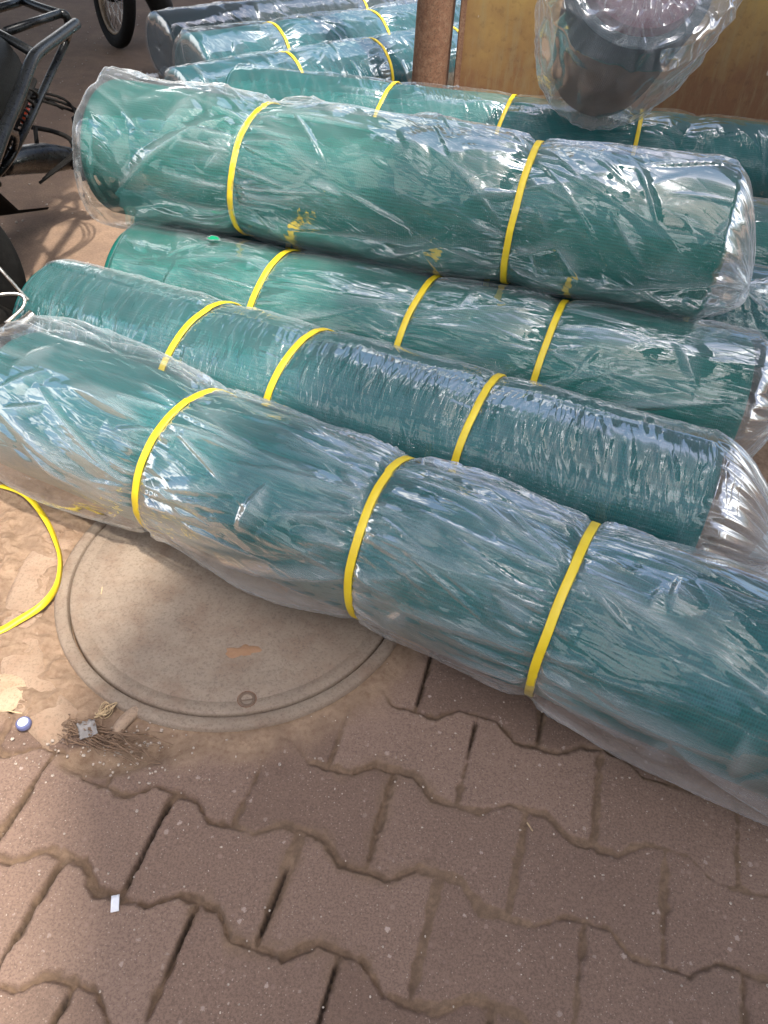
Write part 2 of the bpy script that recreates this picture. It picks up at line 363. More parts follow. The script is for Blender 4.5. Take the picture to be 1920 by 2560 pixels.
# ------------------------------------------------------------------ setting: ground
Ax = np.array([.25, .968]); Ax /= np.linalg.norm(Ax); Bx = np.array([Ax[1], -Ax[0]])
CC = np.array([-.303, 1.110])
def build_ground():
    st = .0028
    xs = np.arange(-1.35, 1.30, st); ys = np.arange(.10, 1.72, st)
    X, Y = np.meshgrid(xs, ys, indexing='ij')
    u = X*Bx[0]+Y*Bx[1] + .004*perlin(X*6, Y*6, 1); v = X*Ax[0]+Y*Ax[1] + .004*perlin(X*6, Y*6, 2)
    PW, PV, HH = .231, .152, .0155
    def joint_u(k): return np.where(k % 2 == 0, -.124, -.010) + 0.0
    def sq(t):  # +1 round t=0, -1 round t=.5 (periodic 1), slanted flanks
        d = np.abs(((t+.5) % 1)-.5)*4-1
        return -np.clip((d+.08)*2.9+.25*perlin(t*3, t*0+.3, 71), -1, 1)
    k0 = np.floor((v-.275)/PV+.5)
    best = k0.copy()
    def boundary(k):  # v of the border between row k and row k+1
        return .275+PV*(k+.5)+HH*sq((u-joint_u(k))/PW) + .0018*perlin(u*30, k*3.1, 4)
    best = np.where(v > boundary(k0), k0+1, np.where(v < boundary(k0-1), k0-1, k0))
    bu = (u-joint_u(best))/PW ; bi = np.floor(bu); fu = bu-bi
    du = np.minimum(fu, 1-fu)*PW
    # a jog: each block slightly rotated and raised
    dvt = np.abs(boundary(best)-v); dvb = np.abs(v-boundary(best-1))
    hs = PERM[(PERM[(best.astype(int)+50) & 4095]+bi.astype(int)) & 4095]/4096.
    hs2 = PERM[(hs*4096).astype(int)+11 & 4095]/4096.; hs3 = PERM[(hs*4096).astype(int)+23 & 4095]/4096.
    jw = .0015+.0045*sstep(-.2, .5, perlin(X*5, Y*5, 9))
    d = np.minimum(du, np.minimum(dvt, dvb)*.92)
    rough = .0034*fbm(X*60, Y*60, 3, 4) - .004*sstep(.1, .5, perlin(X*14, Y*14, 77))
    e = sstep(jw-.003, jw+.005, d+rough)                      # 0 in joint, 1 on block
    lift = -.001+.009*(hs-.5)*(.4+.6*sstep(.4, -.4, X))+.05*(hs2-.5)*(fu-.5)*PW+.05*(hs3-.5)*(dvt-dvb)*.5
    fill = sstep(.05, .55, perlin(X*3.1, Y*3.1, 12)+.25)       # how far sand fills the joint
    left = sstep(.35, -.35, X)
    depth = (.010*(1-fill)+.003)*(.45+.55*left)
    Z = lift + .0009*fbm(X*18, Y*18, 5, 4) - (1-e)*depth
    # one open, dark crack along some of the straight sides
    gapm = sstep(.0034, .0012, np.abs(np.where(fu > .5, (fu-1)*PW, fu*PW)+.001))*sstep(.02, .16, perlin(X*2.6, Y*2.6, 21)+.10*left+.02)*sstep(.012, .022, np.minimum(dvt, dvb))
    gapm = gapm*sstep(.55, .1, X)
    Z -= gapm*.010
    # bottoms of worn corners
    joint = 1-e
    drift = sstep(.05, .42, perlin(X*2.2+3, Y*2.2, 31)+.10)*.6
    joint = np.clip(joint + drift*sstep(.035, .0, d), 0, 1)
    # dirt left of the cover
    rc = np.hypot(X-CC[0], Y-CC[1]); q = .02*fbm(X*9, Y*9, 41, 3)
    dm = sstep(-.50, -.60, X+q)*sstep(.715, .765, Y-.10*(X+.6)+q)
    dm = np.maximum(dm, sstep(.47, .40, rc+q*1.2)); dm = np.maximum(dm, sstep(1.46, 1.56, Y+.3*X+q))
    # washed-out hollow in front of the cover
    hol = np.exp(-(((X+.47)/.075)**2+((Y-.665)/.032)**2)) + .9*np.exp(-(((X+.385)/.05)**2+((Y-.70)/.03)**2))
    dm = np.maximum(dm, sstep(.25, .6, hol+q*4))
    lump = .006*fbm(X*9, Y*9, 51, 5)+.009*ridge(fbm(X*7, Y*11, 55, 3), 1.6)**2
    crack = sstep(.10, .0, np.abs(perlin(X*16+.9*perlin(X*30, Y*30, 62), Y*9, 61)))*sstep(.1, .4, perlin(X*8, Y*8, 63)+.1)
    farlump = sstep(-.50, -.60, X)
    dz = .004+(lump*1.0-.010*crack)*farlump*sstep(1.9, 1.3, Y)+.0015*fbm(X*20, Y*20, 52, 3)
    Z = Z*(1-dm)+dz*dm - .022*np.clip(hol, 0, 1)*dm
    Z = np.where(rc < .365, np.minimum(Z, -.012), Z)
    near = sstep(.365, .40, rc); Z = Z*near + np.where(rc < .365, -.02, .0)*(1-near)
    edge = np.minimum(np.minimum(X-xs[0], xs[-1]-X), np.minimum(Y-ys[0]+.3, ys[-1]-Y)); Z = Z*sstep(0, .06, edge)
    me = grid_mesh('pavement', np.stack([X, Y, Z], -1))
    attr(me, 'joint', joint*(1-dm)); attr(me, 'block', hs); attr(me, 'dirt', dm); attr(me, 'gap', gapm*(1-dm)*.85)
    o = link('pavement', me, M['paver']); setp(o, kind='structure')
    # far ground, one sheet to the horizon with the patch left open in the middle
    bm = bmesh.new(); z = 0.0
    X0, X1, Y0, Y1 = xs[0]+.002, xs[-1]-.002, ys[0]+.002, ys[-1]-.002; F = 90
    xsF = [-F, -20, -6, X0, X1, 6, 20, F]; ysF = [-F, -20, -5, Y0, Y1, 6, 20, F]
    V = [[bm.verts.new((x, y, z-.001)) for y in ysF] for x in xsF]
    for i in range(7):
        for j in range(7):
            if i == 3 and j == 3: continue
            bm.faces.new((V[i][j], V[i+1][j], V[i+1][j+1], V[i][j+1]))
    g = from_bm('ground', bm, M['ground'], None, False); setp(g, kind='structure')
build_ground()

def lathe(name, prof, mat, parent=None, n=160, center=(0, 0, 0), wob=0):
    th = np.linspace(0, 2*np.pi, n, endpoint=False); pr = np.array(prof)
    R = pr[:, 0][:, None]*(1+wob*perlin(np.cos(th)*2+9, np.sin(th)*2+9, 5)[None, :]); 
    P = np.stack([center[0]+R*np.cos(th), center[1]+R*np.sin(th), center[2]+pr[:, 1][:, None]+0*th[None, :]], -1)
    return link(name, grid_mesh(name, P, True), mat, parent)

# manhole: buried concrete collar, frame ring, cover disc
col = lathe('concrete_collar', [(.360, -.03), (.384, .000), (.39, .010), (.455, .008), (.468, .0), (.475, -.03)], M['collar'], None, 200, (CC[0]-.012, CC[1]-.035, 0), .02)
for v in col.data.vertices:
    an = math.atan2(v.co.y-CC[1], v.co.x-CC[0]); v.co.z += .012*(math.cos(an-rad(205))-1) - .05*max(0, abs((math.degrees(an)-203+180)%360-180)-33)/10
setp(col, 'sandy round concrete collar set in the ground round the manhole', 'manhole collar')
fr = lathe('manhole_ring', [(.353, -.03), (.3535, .010), (.356, .0125), (.374, .0125), (.379, .009), (.380, -.03)], M['cover'], None, 200, (*CC, 0))
setp(fr, 'grey concrete rim ring closely circling the round manhole cover', 'manhole frame')
cv = empty('manhole_cover', (*CC, 0), 'round weathered brownish grey manhole cover partly under the front roll', 'manhole cover')
prof = [(.0005, .0125)]+[(x, .0125) for x in (.1, .2, .29, .318)]+[(.3200, .0112), (.3225, .0112), (.3240, .0125), (.345, .0125), (.3482, .011), (.3492, -.02)]
lathe('disc', prof, M['cover'], cv, 200, (*CC, 0))
lathe('bolt', [(.0003, .0105), (.009, .0105), (.0125, .0128), (.0150, .0132), (.016, .0120)], stain_mat('bolt_dirt', (.10, .07, .05), (.16, .11, .08)), cv, 24, (-.235, .797, .001))
lathe('bolt_groove', [(.0163, .0126), (.0165, .0128), (.0178, .0128), (.0180, .0126)], M['rust'], cv, 40, (-.235, .797, 0))
# dried mud splash on the cover, a loose top-level flat crust
bm = bmesh.new(); ring = []
for k in range(28):
    a = k*2*math.pi/28; r = .022*(1+.35*math.sin(2*a+.5)+.16*math.sin(5*a)+.1*math.sin(9*a+1)); ring.append((a, r))
c0 = bm.verts.new((-.262, .905, .0165)); vs_ = []
lay = []
for f, z in ((.7, .0155), (1., .0124)):
    lay.append([bm.verts.new((-.262+1.25*r*math.cos(a)*f, .905+.72*r*math.sin(a)*f, z)) for a, r in ring])
for k in range(28):
    bm.faces.new((c0, lay[0][k], lay[0][(k+1) % 28])); bm.faces.new((lay[0][k], lay[1][k], lay[1][(k+1) % 28], lay[0][(k+1) % 28]))
setp(from_bm('mud_splash', bm, M['mud']), 'small orange brown crust of dried mud on the manhole cover', 'mud')
# concrete peg beside the cover
bm = bmesh.new(); add_tube(bm, spline([(-.458, .714, -.006), (-.452, .730, .007), (-.440, .752, .008), (-.432, .768, .0)], 4), [.006]+[.0115]*11+[.008], 12)
setp(from_bm('concrete_peg', bm, M['collar']), 'short round grey peg lying against the manhole rim', 'peg')
# pale half-buried stone at the left edge
bm = bmesh.new(); bmesh.ops.create_icosphere(bm, subdivisions=4, radius=1)
for v in bm.verts:
    n = mnoise.noise(v.co*1.6)*.22; v.co = Vector((-.690+v.co.x*(.052+.02*n), .785+v.co.y*(.042+.03*n), .004+v.co.z*.010))
setp(from_bm('flat_stone', bm, M['stone']), 'pale flat stone half buried in the dirt at left', 'stone')

# ------------------------------------------------------------------ rolls
def frame(a, d):
    a = np.array(a, float); d = np.array(d, float); d /= np.linalg.norm(d)
    e1 = np.cross(d, [0, 0, 1.]); e1 /= np.linalg.norm(e1)     # horizontal, towards the camera for d = +x
    e2 = np.cross(e1, d)
    return a, d, e1, e2
def roll(a, d, r, n0, n1, straps, label, P, net='net', group='shade net rolls lying side by side'):
    """a point on the axis at s=0, d its direction, r net radius, net from n0 to n1,
    straps = [(s at upper side, s at lower side)]"""
    a, d, e1, e2 = frame(a, d); seed = P.get('seed', 1); low = P.get('low', .0035)
    base = a + d*((n0+n1)/2); base[2] = max(0., a[2]-r)
    root = empty('shade_net_roll', tuple(base), label, 'net roll', group)
    sc = np.array([(p+q)/2 for p, q in straps]) if straps else np.zeros(0); tl = np.array([(p-q)/2 for p, q in straps])
    loose = P.get('loose', .010); TH0 = rad(-47)
    pin = P.get('pinch', .006); squash = P.get('squash', 0)
    def place(S, TH, R):
        p = a + S[..., None]*d + (R*np.sin(TH))[..., None]*e1 + (R*np.cos(TH))[..., None]*e2
        if low is not None: p[..., 2] = np.where(p[..., 2] < low, low + (p[..., 2]-low)*.02, p[..., 2])
        return p
    def dstrap(S, TH):
        D = np.full(S.shape, 9.)
        for c, t in zip(sc, tl): D = np.minimum(D, np.abs(S-(c+t*np.cos(TH-TH0))))
        return D
    def netr(S, TH):
        D = dstrap(S, TH)
        R = r - pin*np.exp(-(D/.045)**2) + .0035*perlin(S*3+seed, TH*.8, seed) + P.get('rs', 0)*S
        if squash: R = R*(1+squash*np.cos(2*TH))
        return R
    # net body with rounded rims
    rim = P.get('rim', .03); kk = np.array([0, .04, .12, .25, .42, .62, .82]); st = np.r_[n0+rim*kk, np.linspace(n0+rim, n1-rim, 150), n1-rim*kk[::-1]]
    th = np.linspace(0, 2*np.pi, 200, endpoint=False)
    S, TH = np.meshgrid(st, th, indexing='ij')
    R = netr(S, TH); en = np.minimum(S-n0, n1-S); R = R-rim*.9*(1-np.sqrt(np.clip(1-(1-np.clip(en/rim, 0, 1))**2, 0, 1)))
    me = grid_mesh('net', place(S, TH, R), True, (S, TH*r)); link('net', me, M[net], root)
    # spiral wound end faces
    for s_, sg in ((n0, 1), (n1, -1)):
        rr = np.linspace(.0, 1, 60)[:, None]; t2 = th[None, :]
        R2 = (netr(np.full_like(t2, s_), t2)-rim*.9)*rr
        S2 = s_ + sg*(.0035*(1-np.cos(2*np.pi*(rr*16+t2/(2*np.pi))))+.01*(rr < .12)) + 0*R2
        me = grid_mesh('wound_end', place(S2, t2+0*rr, R2), True, (rr*.2+0*t2, t2*r+0*rr)); link('wound_end', me, M[net], root)
    # film
    c0, c1 = P.get('cap0', .03), P.get('cap1', .05); ext0, ext1 = P.get('ext0', .02), P.get('ext1', .05)
    w0, w1 = n0-ext0, n1+ext1
    ds = P.get('res', .0034)
    body = np.arange(w0+c0, w1-c1, ds)
    k = np.sin(np.linspace(0, np.pi/2, 22))
    st = np.r_[(w0+c0)-c0*k[::-1][:-1], body, (w1-c1)+c1*k[1:]]
    th = np.linspace(0, 2*np.pi, int(2*np.pi*r/ds), endpoint=False)
    S, TH = np.meshgrid(st, th, indexing='ij'); W = TH*r
    D = dstrap(S, TH)
    R = netr(S, TH)
    gapb = 1-np.exp(-(D/P.get('gw', .10))**2)
    # beyond the net the film is free
    lo = .35+.65*sstep(-.45, .35, perlin(S*3.1, TH*1.3, seed+3))
    R = R + .0028 + loose*gapb*lo*(1-.75*np.exp(-((TH-np.pi)/P.get('bw', .6))**2)); Rb0 = R.copy()
    # gathered pleats radiating from every strap
    wp = .6*perlin(S*7, TH*2.2, seed+5)
    pl = ridge(perlin(TH*P.get('pf', 7.5)+wp*2*np.minimum(D*8, 1), D*5+seed, seed+7), 2.6)**1.5
    R = R + .35*P.get('pa', .0065)*pl*np.exp(-D/P.get('pd', .11))*(1-np.exp(-(D/.012)**2))
    fi = ridge(perlin(TH*22+wp, D*14, seed+8), 2.4); R = R + .0016*fi*np.exp(-D/.05)*(1-np.exp(-(D/.008)**2))
    # straight creases: laid one by one, each with a steep and a shallow flank
    fr_ = random.Random(seed); H_ = np.zeros_like(R); circ = 2*np.pi*r
    def crease(s0, w0, an, L, wd, am, fan=False, bend=0.):
        i0, i1 = np.searchsorted(st, s0-L-.02), np.searchsorted(st, s0+L+.02)
        if i1-i0 < 3: return
        ss = S[i0:i1]-s0; ww = (W[i0:i1]-w0+circ/2) % circ - circ/2
        t = (ss*math.cos(an)+ww*math.sin(an))/L; x = -ss*math.sin(an)+ww*math.cos(an) + bend*L*t*t
        if fan: tt = np.clip(t, 0, 1); tp = np.where(t > 0, np.clip(tt*9, 0, 1)*(1-tt)**.8, 0); wl = wd*(.35+1.1*tt)
        else: tp = np.clip(1-np.abs(t)**1.6, 0, 1)*(np.abs(t) < 1); wl = wd*(.35+.65*tp)
        pr = np.where(x < 0, 1+x/(wl*1.7), 1-x/(wl*.55)); pr = np.clip(pr, 0, 1)
        H_[i0:i1] = np.maximum(H_[i0:i1], am*tp*pr)
    fk = P.get('fk', 1.)
    for c in sc:
        for side in (0, math.pi):
            for _ in range(int(P.get('nf', 34))):
                crease(c, fr_.uniform(0, circ), side+fr_.gauss(0, .16)+P.get('skew', 0)*(1 if side == 0 else 1), fr_.uniform(.04, P.get('fl', .30)), fr_.uniform(.006, .024), fr_.uniform(.003, .012)*fk, True, fr_.uniform(-.12, .12))
    for _ in range(int(P.get('ng', 120))):
        crease(fr_.uniform(w0, w1), fr_.uniform(0, circ), P.get('phi', 0)+fr_.gauss(0, P.get('spr', .25)), fr_.uniform(.03, P.get('gl', .22)), fr_.uniform(.004, .022)*(.5+.5*fk), fr_.uniform(.0015, .0085)*fk, False, fr_.uniform(-.15, .15))
    for _ in range(int(P.get('nx', 90))):
        crease(fr_.uniform(w0, w1), fr_.uniform(0, circ), fr_.uniform(0, math.pi), fr_.uniform(.025, .10), fr_.uniform(.014, .045), fr_.uniform(.0015, .006)*fk, False, fr_.uniform(-.1, .1))
    H_ *= (1-np.exp(-(D/.016)**2))*(1-.8*np.exp(-((TH-np.pi)/P.get('bw', .6))**2)); R = R + H_; FOLD = sstep(.0008, .007, H_)*P.get('fm', 1)
    # long folds
    ph = P.get('phi', .0); amp = P.get('fa', .006)*.30
    def folds(ph, fl, fc, sd):
        wx = .03*perlin(S*3, W*3, sd); wy = .025*perlin(S*3, W*3, sd+1)
        u = (S+wx)*math.cos(ph)+(W+wy)*math.sin(ph); v = -(S+wx)*math.sin(ph)+(W+wy)*math.cos(ph)
        return ridge(perlin(u*fl, v*fc, sd), 2.0)**1.6 * sstep(-.25, .25, perlin(u*1.7, v*3, sd+2))
    env = 1-np.exp(-(D/.03)**2)
    R = R + amp*env*folds(ph, 1.8, P.get('fc', 9.), seed+11) + amp*.55*env*folds(ph+P.get('dph', .35), 3, P.get('fc', 9.)*2, seed+15)
    # crumpled facets
    ca = P.get('ca', .004)*.75
    if ca:
        wx = .15*perlin(S*9, W*9, seed+20); f1, f2 = cells(S*P.get('cf', 9)+wx, W*P.get('cf', 9)+wx+seed, seed % 50)
        g1, g2 = cells(S*22+wx, W*24-wx+seed*2, seed % 50+3)
        R = R + ca*env*(np.minimum(f2-f1, .5))*1.2*sstep(-.2, .3, perlin(S*3, W*3, seed+22)) + ca*.35*env*np.minimum(g2-g1, .5)*sstep(-.1, .35, perlin(S*4, W*4, seed+24))
    fw_ = P.get('wr', 0)      # fine wrinkles running round the roll
    if fw_:
        vv = perlin(S*60+3*perlin(S*5, W*5, seed+30), W*9, seed+31)
        R = R + fw_*ridge(vv, 2.2)**2*sstep(-.2, .25, perlin(S*4, W*3.5, seed+32))
    for (s0, ws, t0, wt, am) in P.get('sag', []):
        dt = (TH-t0+np.pi) % (2*np.pi)-np.pi
        R = R + am*np.exp(-((S-s0)/ws)**2)*np.exp(-(dt/wt)**2)
    # ends drawn in
    t0 = np.clip((w0+c0-S)/c0, 0, 1); t1 = np.clip((S-(w1-c1))/c1, 0, 1)
    k0 = np.sqrt(np.clip(1-t0**2, 0, 1)); k1 = np.sqrt(np.clip(1-t1**P.get('e1', 2.), 0, 1))
    R = Rb0 + (R-Rb0)*np.clip(k0, 0, 1)**1.5
    pr_ = ridge(perlin(TH*4.5, S*5+seed, seed+41), 2.2); R = R*(1-.10*t1**.6*pr_-.02*t0*pr_)
    S = S + .012*np.maximum(t0*.1, t1)*perlin(TH*3, S*6, seed+44)
    endp = P.get('p0', .55); R = R*np.where(t0 > 0, (1-endp)+endp*k0 if P.get('open0') else k0, 1)*k1
    pu = np.maximum(t0*.1, t1); R = R*(1+.05*pu*perlin(TH*6, S*8, seed+40))
    R = np.maximum(R, .0006)
    if low is None: pass
    PW_ = place(S, TH, R)
    if 1: FOLD = np.clip(FOLD + .45*t1, 0, 1)
    if 'knot' in P:
        kp = np.array(P['knot'][0], float); tip = a+d*w1; PW_ = PW_ + (kp-tip)*(t1**2.2)[..., None]; PW_[..., 2] = np.maximum(PW_[..., 2], .003)
    wrap = link('plastic_wrap', grid_mesh('plastic_wrap', PW_, True, (S, TH*r)), M[P.get('mat', 'film')], root); attr(wrap.data, 'fold', FOLD); attr(wrap.data, 'cap', np.clip(1.6*np.maximum(t0, t1*.85)-.3, 0, 1)); extras(place, root) if (extras := P.get('extras')) else None
    # straps
    for i, (c, t) in enumerate(zip(sc, tl)):
        if i in P.get('ghost', ()): continue
        under = i in P.get('under', ())
        th = np.linspace(0, 2*np.pi, 180, endpoint=False); wd = .0078
        prof = np.array([(-wd, -.001), (-wd, .0008), (-wd*.8, .0014), (wd*.8, .0014), (wd, .0008), (wd, -.001)])
        SS = c + t*np.cos(th-TH0)[None, :] + prof[:, 0][:, None] + .0015*perlin(th*2, th*0+i, seed+50)[None, :]
        TT = np.repeat(th[None, :], 6, 0)
        RR = netr(SS*0+c, TT) + (.0062 if not under else .0016) + .0012*perlin(TT*5, TT*0+i, seed+51) + prof[:, 1][:, None]
        PP = place(SS, TT, RR)
        me = grid_mesh('strap', PP, True, (TT*r, SS)); o = link('strap', me, M['strap'], root, True)
    # tied bag mouth
    if 'knot' in P:
        kp, kd, ks = P['knot']; knot(root, np.array(kp, float), np.array(kd, float), ks, M[P.get('mat', 'film')], seed)
    return root
def knot(root, p, d, size, mat, seed):
    """ruffled tuft of film: narrow neck opening into a creased fan"""
    a, d, e1, e2 = frame(p, d)
    t = np.linspace(0, 1, 70); th = np.linspace(0, 2*np.pi, 220, endpoint=False); T, TH = np.meshgrid(t, th, indexing='ij')
    R = size*(.95*np.abs(T-.38)**.8+.10)
    R = R*(1+.38*ridge(perlin(TH*3.5, T*2, seed+60), 2)+.18*perlin(TH*9, T*5, seed+61)) * (1+.25*np.cos(TH+1))
    S = size*2.2*(T-.38) + size*.25*T*perlin(TH*2.5, T*3, seed+62)
    Q = a + S[..., None]*d + (R*np.sin(TH))[..., None]*e1 + (R*.75*np.cos(TH))[..., None]*e2
    Q[..., 2] = np.maximum(Q[..., 2], .004)
    link('bag_knot', grid_mesh('bag_knot', Q, True, (S, TH*size)), mat, root)

M['film'] = plastic_mat('clear_film', .10, .17, 1, .8, 1)
M['film_front'] = plastic_mat('clear_film_front', .12, .17, 1., .8, 2, 1.3)
M['film_tight'] = plastic_mat('clear_film_tight', 1.45, .16, 1.5, .5, 3, .6)
M['film_loose'] = plastic_mat('clear_film_loose', .35, .18, .7, 1.3, 4, .9)
M['film_far'] = plastic_mat('clear_film_far', 1.1, .10, .9, .8, 5, 1., face=.05, refl=.28)
M['film_bag'] = plastic_mat('milky_film', 1.0, .6, .6, .5, 6, 1.2, refl=.36)

TS, TT_ = -.508, .055
def tear(place, root):
    rr = np.linspace(.02, 1, 12)[:, None]; q = np.linspace(0, 2*np.pi, 40, endpoint=False)[None, :]
    f = 1+.15*np.sin(3*q+1)+.1*np.sin(5*q)
    S = TS + .016*rr*f*np.cos(q); T = TT_ + (.010*rr*f*np.sin(q))/.18
    link('film_tear', grid_mesh('film_tear', place(S, T, S*0+.1955), True, (S, T*.18)), stain_mat('bare_green_net', (.001, .16, .07), (.004, .24, .12)), root)
    th = np.linspace(0, 2*np.pi, 9, endpoint=False)[None, :]; q2 = np.linspace(0, 2*np.pi, 60, endpoint=False)[:, None]
    f2 = 1+.15*np.sin(3*q2+1)+.1*np.sin(5*q2)
    S = TS + (.017*f2+.0016*np.cos(th))*np.cos(q2); T = TT_+((.011*f2+.0016*np.cos(th))*np.sin(q2))/.18; R = .1955+.0016*np.sin(th)+0*q2
    P_ = place(S, T, R); P_ = np.concatenate([P_, P_[:1]], 0); link('tear_rim', grid_mesh('tear_rim', P_, True), M['film_bag'], root)
# 1 front roll
roll((0, 1.083, .1713), (.9058, -.4237, 0), .1665, -.945, .86, [(-.443, -.488), (.001, .018), (.376, .373)],
     'front teal net roll lying across the manhole cover, strapped three times',
     dict(seed=11, loose=.016, nf=44, fl=.36, ng=130, spr=.14, gl=.30, fk=1.5, gw=.13, pa=.010, pd=.16, fa=.008, phi=.12, fc=11, ca=.002, mat='film_front', ext0=.09, ext1=.08, cap0=.10, cap1=.06, pinch=.004,
          sag=[(-.75, .20, rad(115), .6, .028), (-.80, .22, rad(-50), .7, .030), (.62, .20, rad(118), .5, .034), (-.2, .16, rad(120), .5, .012)]))
# 2
roll((0, 1.4665, .172), (.9306, -.3659, 0), .170, -.99, .715, [(-.466, -.542), (-.204, -.256), (.227, .206)],
     'second teal net roll from the front, tightly wrapped, with its tied bag mouth at right',
     dict(seed=23, loose=.004, gw=.06, pa=.005, pd=.07, fa=.0022, phi=1.40, spr=.16, nx=40, ng=420, gl=.09, fk=.45, nf=26, fl=.10, dph=.3, fc=14, ca=.0012, wr=.0016, mat='film_tight', ext0=.006, ext1=.10, cap0=.05, cap1=.12, rim=.045, e1=1.9,
          knot=((.842, 1.165, .09), (.75, -.6, -.12), .055)))
# 3
roll((0, 1.8438, .177), (.9638, -.2667, 0), .175, -.80, .885, [(-.31, -.372), (.09, .036), (.425, .39)],
     'third green net roll from the front, lying under the big top roll',
     dict(seed=37, loose=.008, gw=.08, pa=.007, pd=.09, fa=.005, phi=-.25, dph=.5, fc=8, ca=.0015, mat='film', ext0=.006, ext1=.10, cap0=.05, cap1=.10, rim=.045, e1=1.4, extras=tear), 'net_green')
# 9, 10 rolls behind, carrying the top roll
roll((0, 2.262, .175), (.9689, -.2474, 0), .170, -.82, 1.25, [(-.3, -.3), (.3, .3), (.85, .85)],
     'teal net roll on the ground behind the top roll, its shiny end showing at right',
     dict(seed=41, loose=.006, res=.006, fa=.006, phi=.9, ca=.006, mat='film', ext0=.02, ext1=.04))
roll((0, 2.70, .175), (.985, -.17, 0), .170, -.70, 1.75, [(-.3, -.3), (.3, .3), (1.3, 1.3)],
     'deep green net roll at the right edge, half hidden by the top roll',
     dict(seed=43, loose=.004, res=.006, fa=.003, phi=.2, ca=.002, mat='film', ext0=.02, ext1=.04), 'net_green')
# 4 big roll on top
roll((0, 2.030, .489), (.9671, -.2544, -.008), .170, -.845, .80, [(-.372, -.416), (.327, .31)],
     'big green net roll stacked on top of the others in loose shiny plastic',
     dict(seed=53, low=None, bw=.95, ng=150, gl=.30, spr=.45, fk=1.25, fl=.34, loose=.017, gw=.11, pa=.008, pd=.14, fa=.009, phi=.30, dph=.5, fc=6.5, ca=.007, cf=7, mat='film_loose', ext0=.05, ext1=.07, cap0=.07, cap1=.09, e1=1.4, under=(0,),
          sag=[(-.80, .16, rad(125), .7, .035), (-.30, .10, rad(-52), .4, .045), (.04, .09, rad(-50), .35, .035)],
          knot=((.862, 1.795, .40), (.9, -.1, -.25), .06)), 'net_green')
# 5
roll((0, 3.651, .175), (.9837, -.1798, 0), .170, -.80, 2.1, [(-.051, -.133), (.461, .395), (.986, .973), (1.22, 1.10), (1.75, 1.75)],
     'pale blue green net roll lying under the leaning bagged bundle',
     dict(seed=61, ghost=(3,), loose=.010, gw=.07, pa=.009, pd=.13, fa=.006, phi=1.1, dph=.4, fc=12, ca=.003, wr=.001, res=.0045, ng=220, gl=.14, spr=.3, fk=.7, mat='film_far', ext0=.02, ext1=.03, cap0=.06, cap1=.05))
# 6, 7, 8 rolls at the back lying the other way
roll((0, 4.7331, .17), (.7225, .6914, 0), .163, -1.42, 1.3, [(-.818, -.82), (-.278, -.265), (.304, .28)],
     'front roll of the slanting back row, blue end just behind the pale roll',
     dict(seed=71, loose=.008, gw=.07, pa=.009, pd=.14, fa=.007, phi=1.2, ca=.003, res=.006, mat='film_far', ext0=.02), 'net_blue', group='net rolls slanting away at the back')
roll((-.15, 5.12, .19), (.7225, .6914, 0), .18, -1.28, 1.6, [(-.78, -.80), (-.12, -.10), (.62, .62)],
     'middle roll of the slanting back row, dark blue end beside the motorcycle wheel',
     dict(seed=73, loose=.013, gw=.08, pa=.009, fa=.009, phi=.4, ca=.008, res=.006, mat='film_far', ext0=.02), 'net_blue', group='net rolls slanting away at the back')
roll((-.45, 5.75, .17), (.7225, .6914, 0), .165, -1.3, 2.0, [(.1, .1)],
     'farthest, darkest roll of the slanting back row at the top of the photo',
     dict(seed=79, loose=.008, fa=.006, phi=.8, ca=.004, res=.008, mat='film_far', ext0=.02), 'net_dark', group='net rolls slanting away at the back')

# tied white string by the bag mouth of roll two
bm = bmesh.new(); add_tube(bm, spline([(.862, 1.145, .13), (.875, 1.125, .10), (.880, 1.10, .05), (.885, 1.06, .006), (.888, 1.0, .004)], 6), .0022, 8)
setp(from_bm('tie_string', bm, M['string']), 'thin white string hanging from the tied bag mouth at right', 'string')

# ------------------------------------------------------------------ leaning bagged bundle
def bundle():
    base = np.array([.735, 3.36, .505]); dx = np.array([.0, -.66, .66]); dx /= np.linalg.norm(dx)
    a, d, e1, e2 = frame(base, dx)
    root = empty('bagged_bundle', tuple(base), 'dark bundle with maroon end in a milky plastic bag leaning on the metal sheet', 'bundle')
    def body(name, prof, mat, wob=0, seed=1, uvs=1.):
        pr = np.array(prof); th = np.linspace(0, 2*np.pi, 220, endpoint=False)
        Sx = np.interp(np.linspace(0, 1, 130), np.linspace(0, 1, len(pr)), pr[:, 1])[:, None]; Rx = np.interp(np.linspace(0, 1, 130), np.linspace(0, 1, len(pr)), pr[:, 0])[:, None]
        TH = th[None, :]+0*Sx; S = Sx+0*TH; R = Rx+0*TH
        if wob:
            R = R*(1+wob*(.5*ridge(perlin(TH*3.2, S*4, seed), 2)+.5*perlin(TH*1.5, S*5, seed+1)))+.002*ridge(perlin(TH*9, S*6, seed+2), 2)*(Rx > .03)
            S = S+wob*.25*ridge(perlin(TH*2.5, R*14, seed+4), 2)*sstep(.2, .5, S)
        Q = a + S[..., None]*d + (R*np.sin(TH))[..., None]*e1 + (R*np.cos(TH))[..., None]*e2
        o = link(name, grid_mesh(name, Q, True, (S+R, TH*.25)), mat, root); attr(o.data, 'cap', sstep(.32, .16, R)); return o
    body('dark_roll', [(.001, -.02), (.15, -.02), (.18, 0), (.20, .1), (.215, .25), (.235, .46), (.235, .49), (.20, .50)], M['net_dark'])
    body('maroon_roll', [(.195, .485), (.192, .53), (.17, .545), (.06, .548), (.001, .548)], M['maroon'])
    body('plastic_bag', [(.002, -.03), (.15, -.03), (.215, -.02), (.242, .03), (.27, .14), (.295, .28), (.30, .42), (.315, .50), (.29, .56), (.20, .585), (.08, .59), (.002, .59)], M['film_bag'], .075, 91)
bundle()

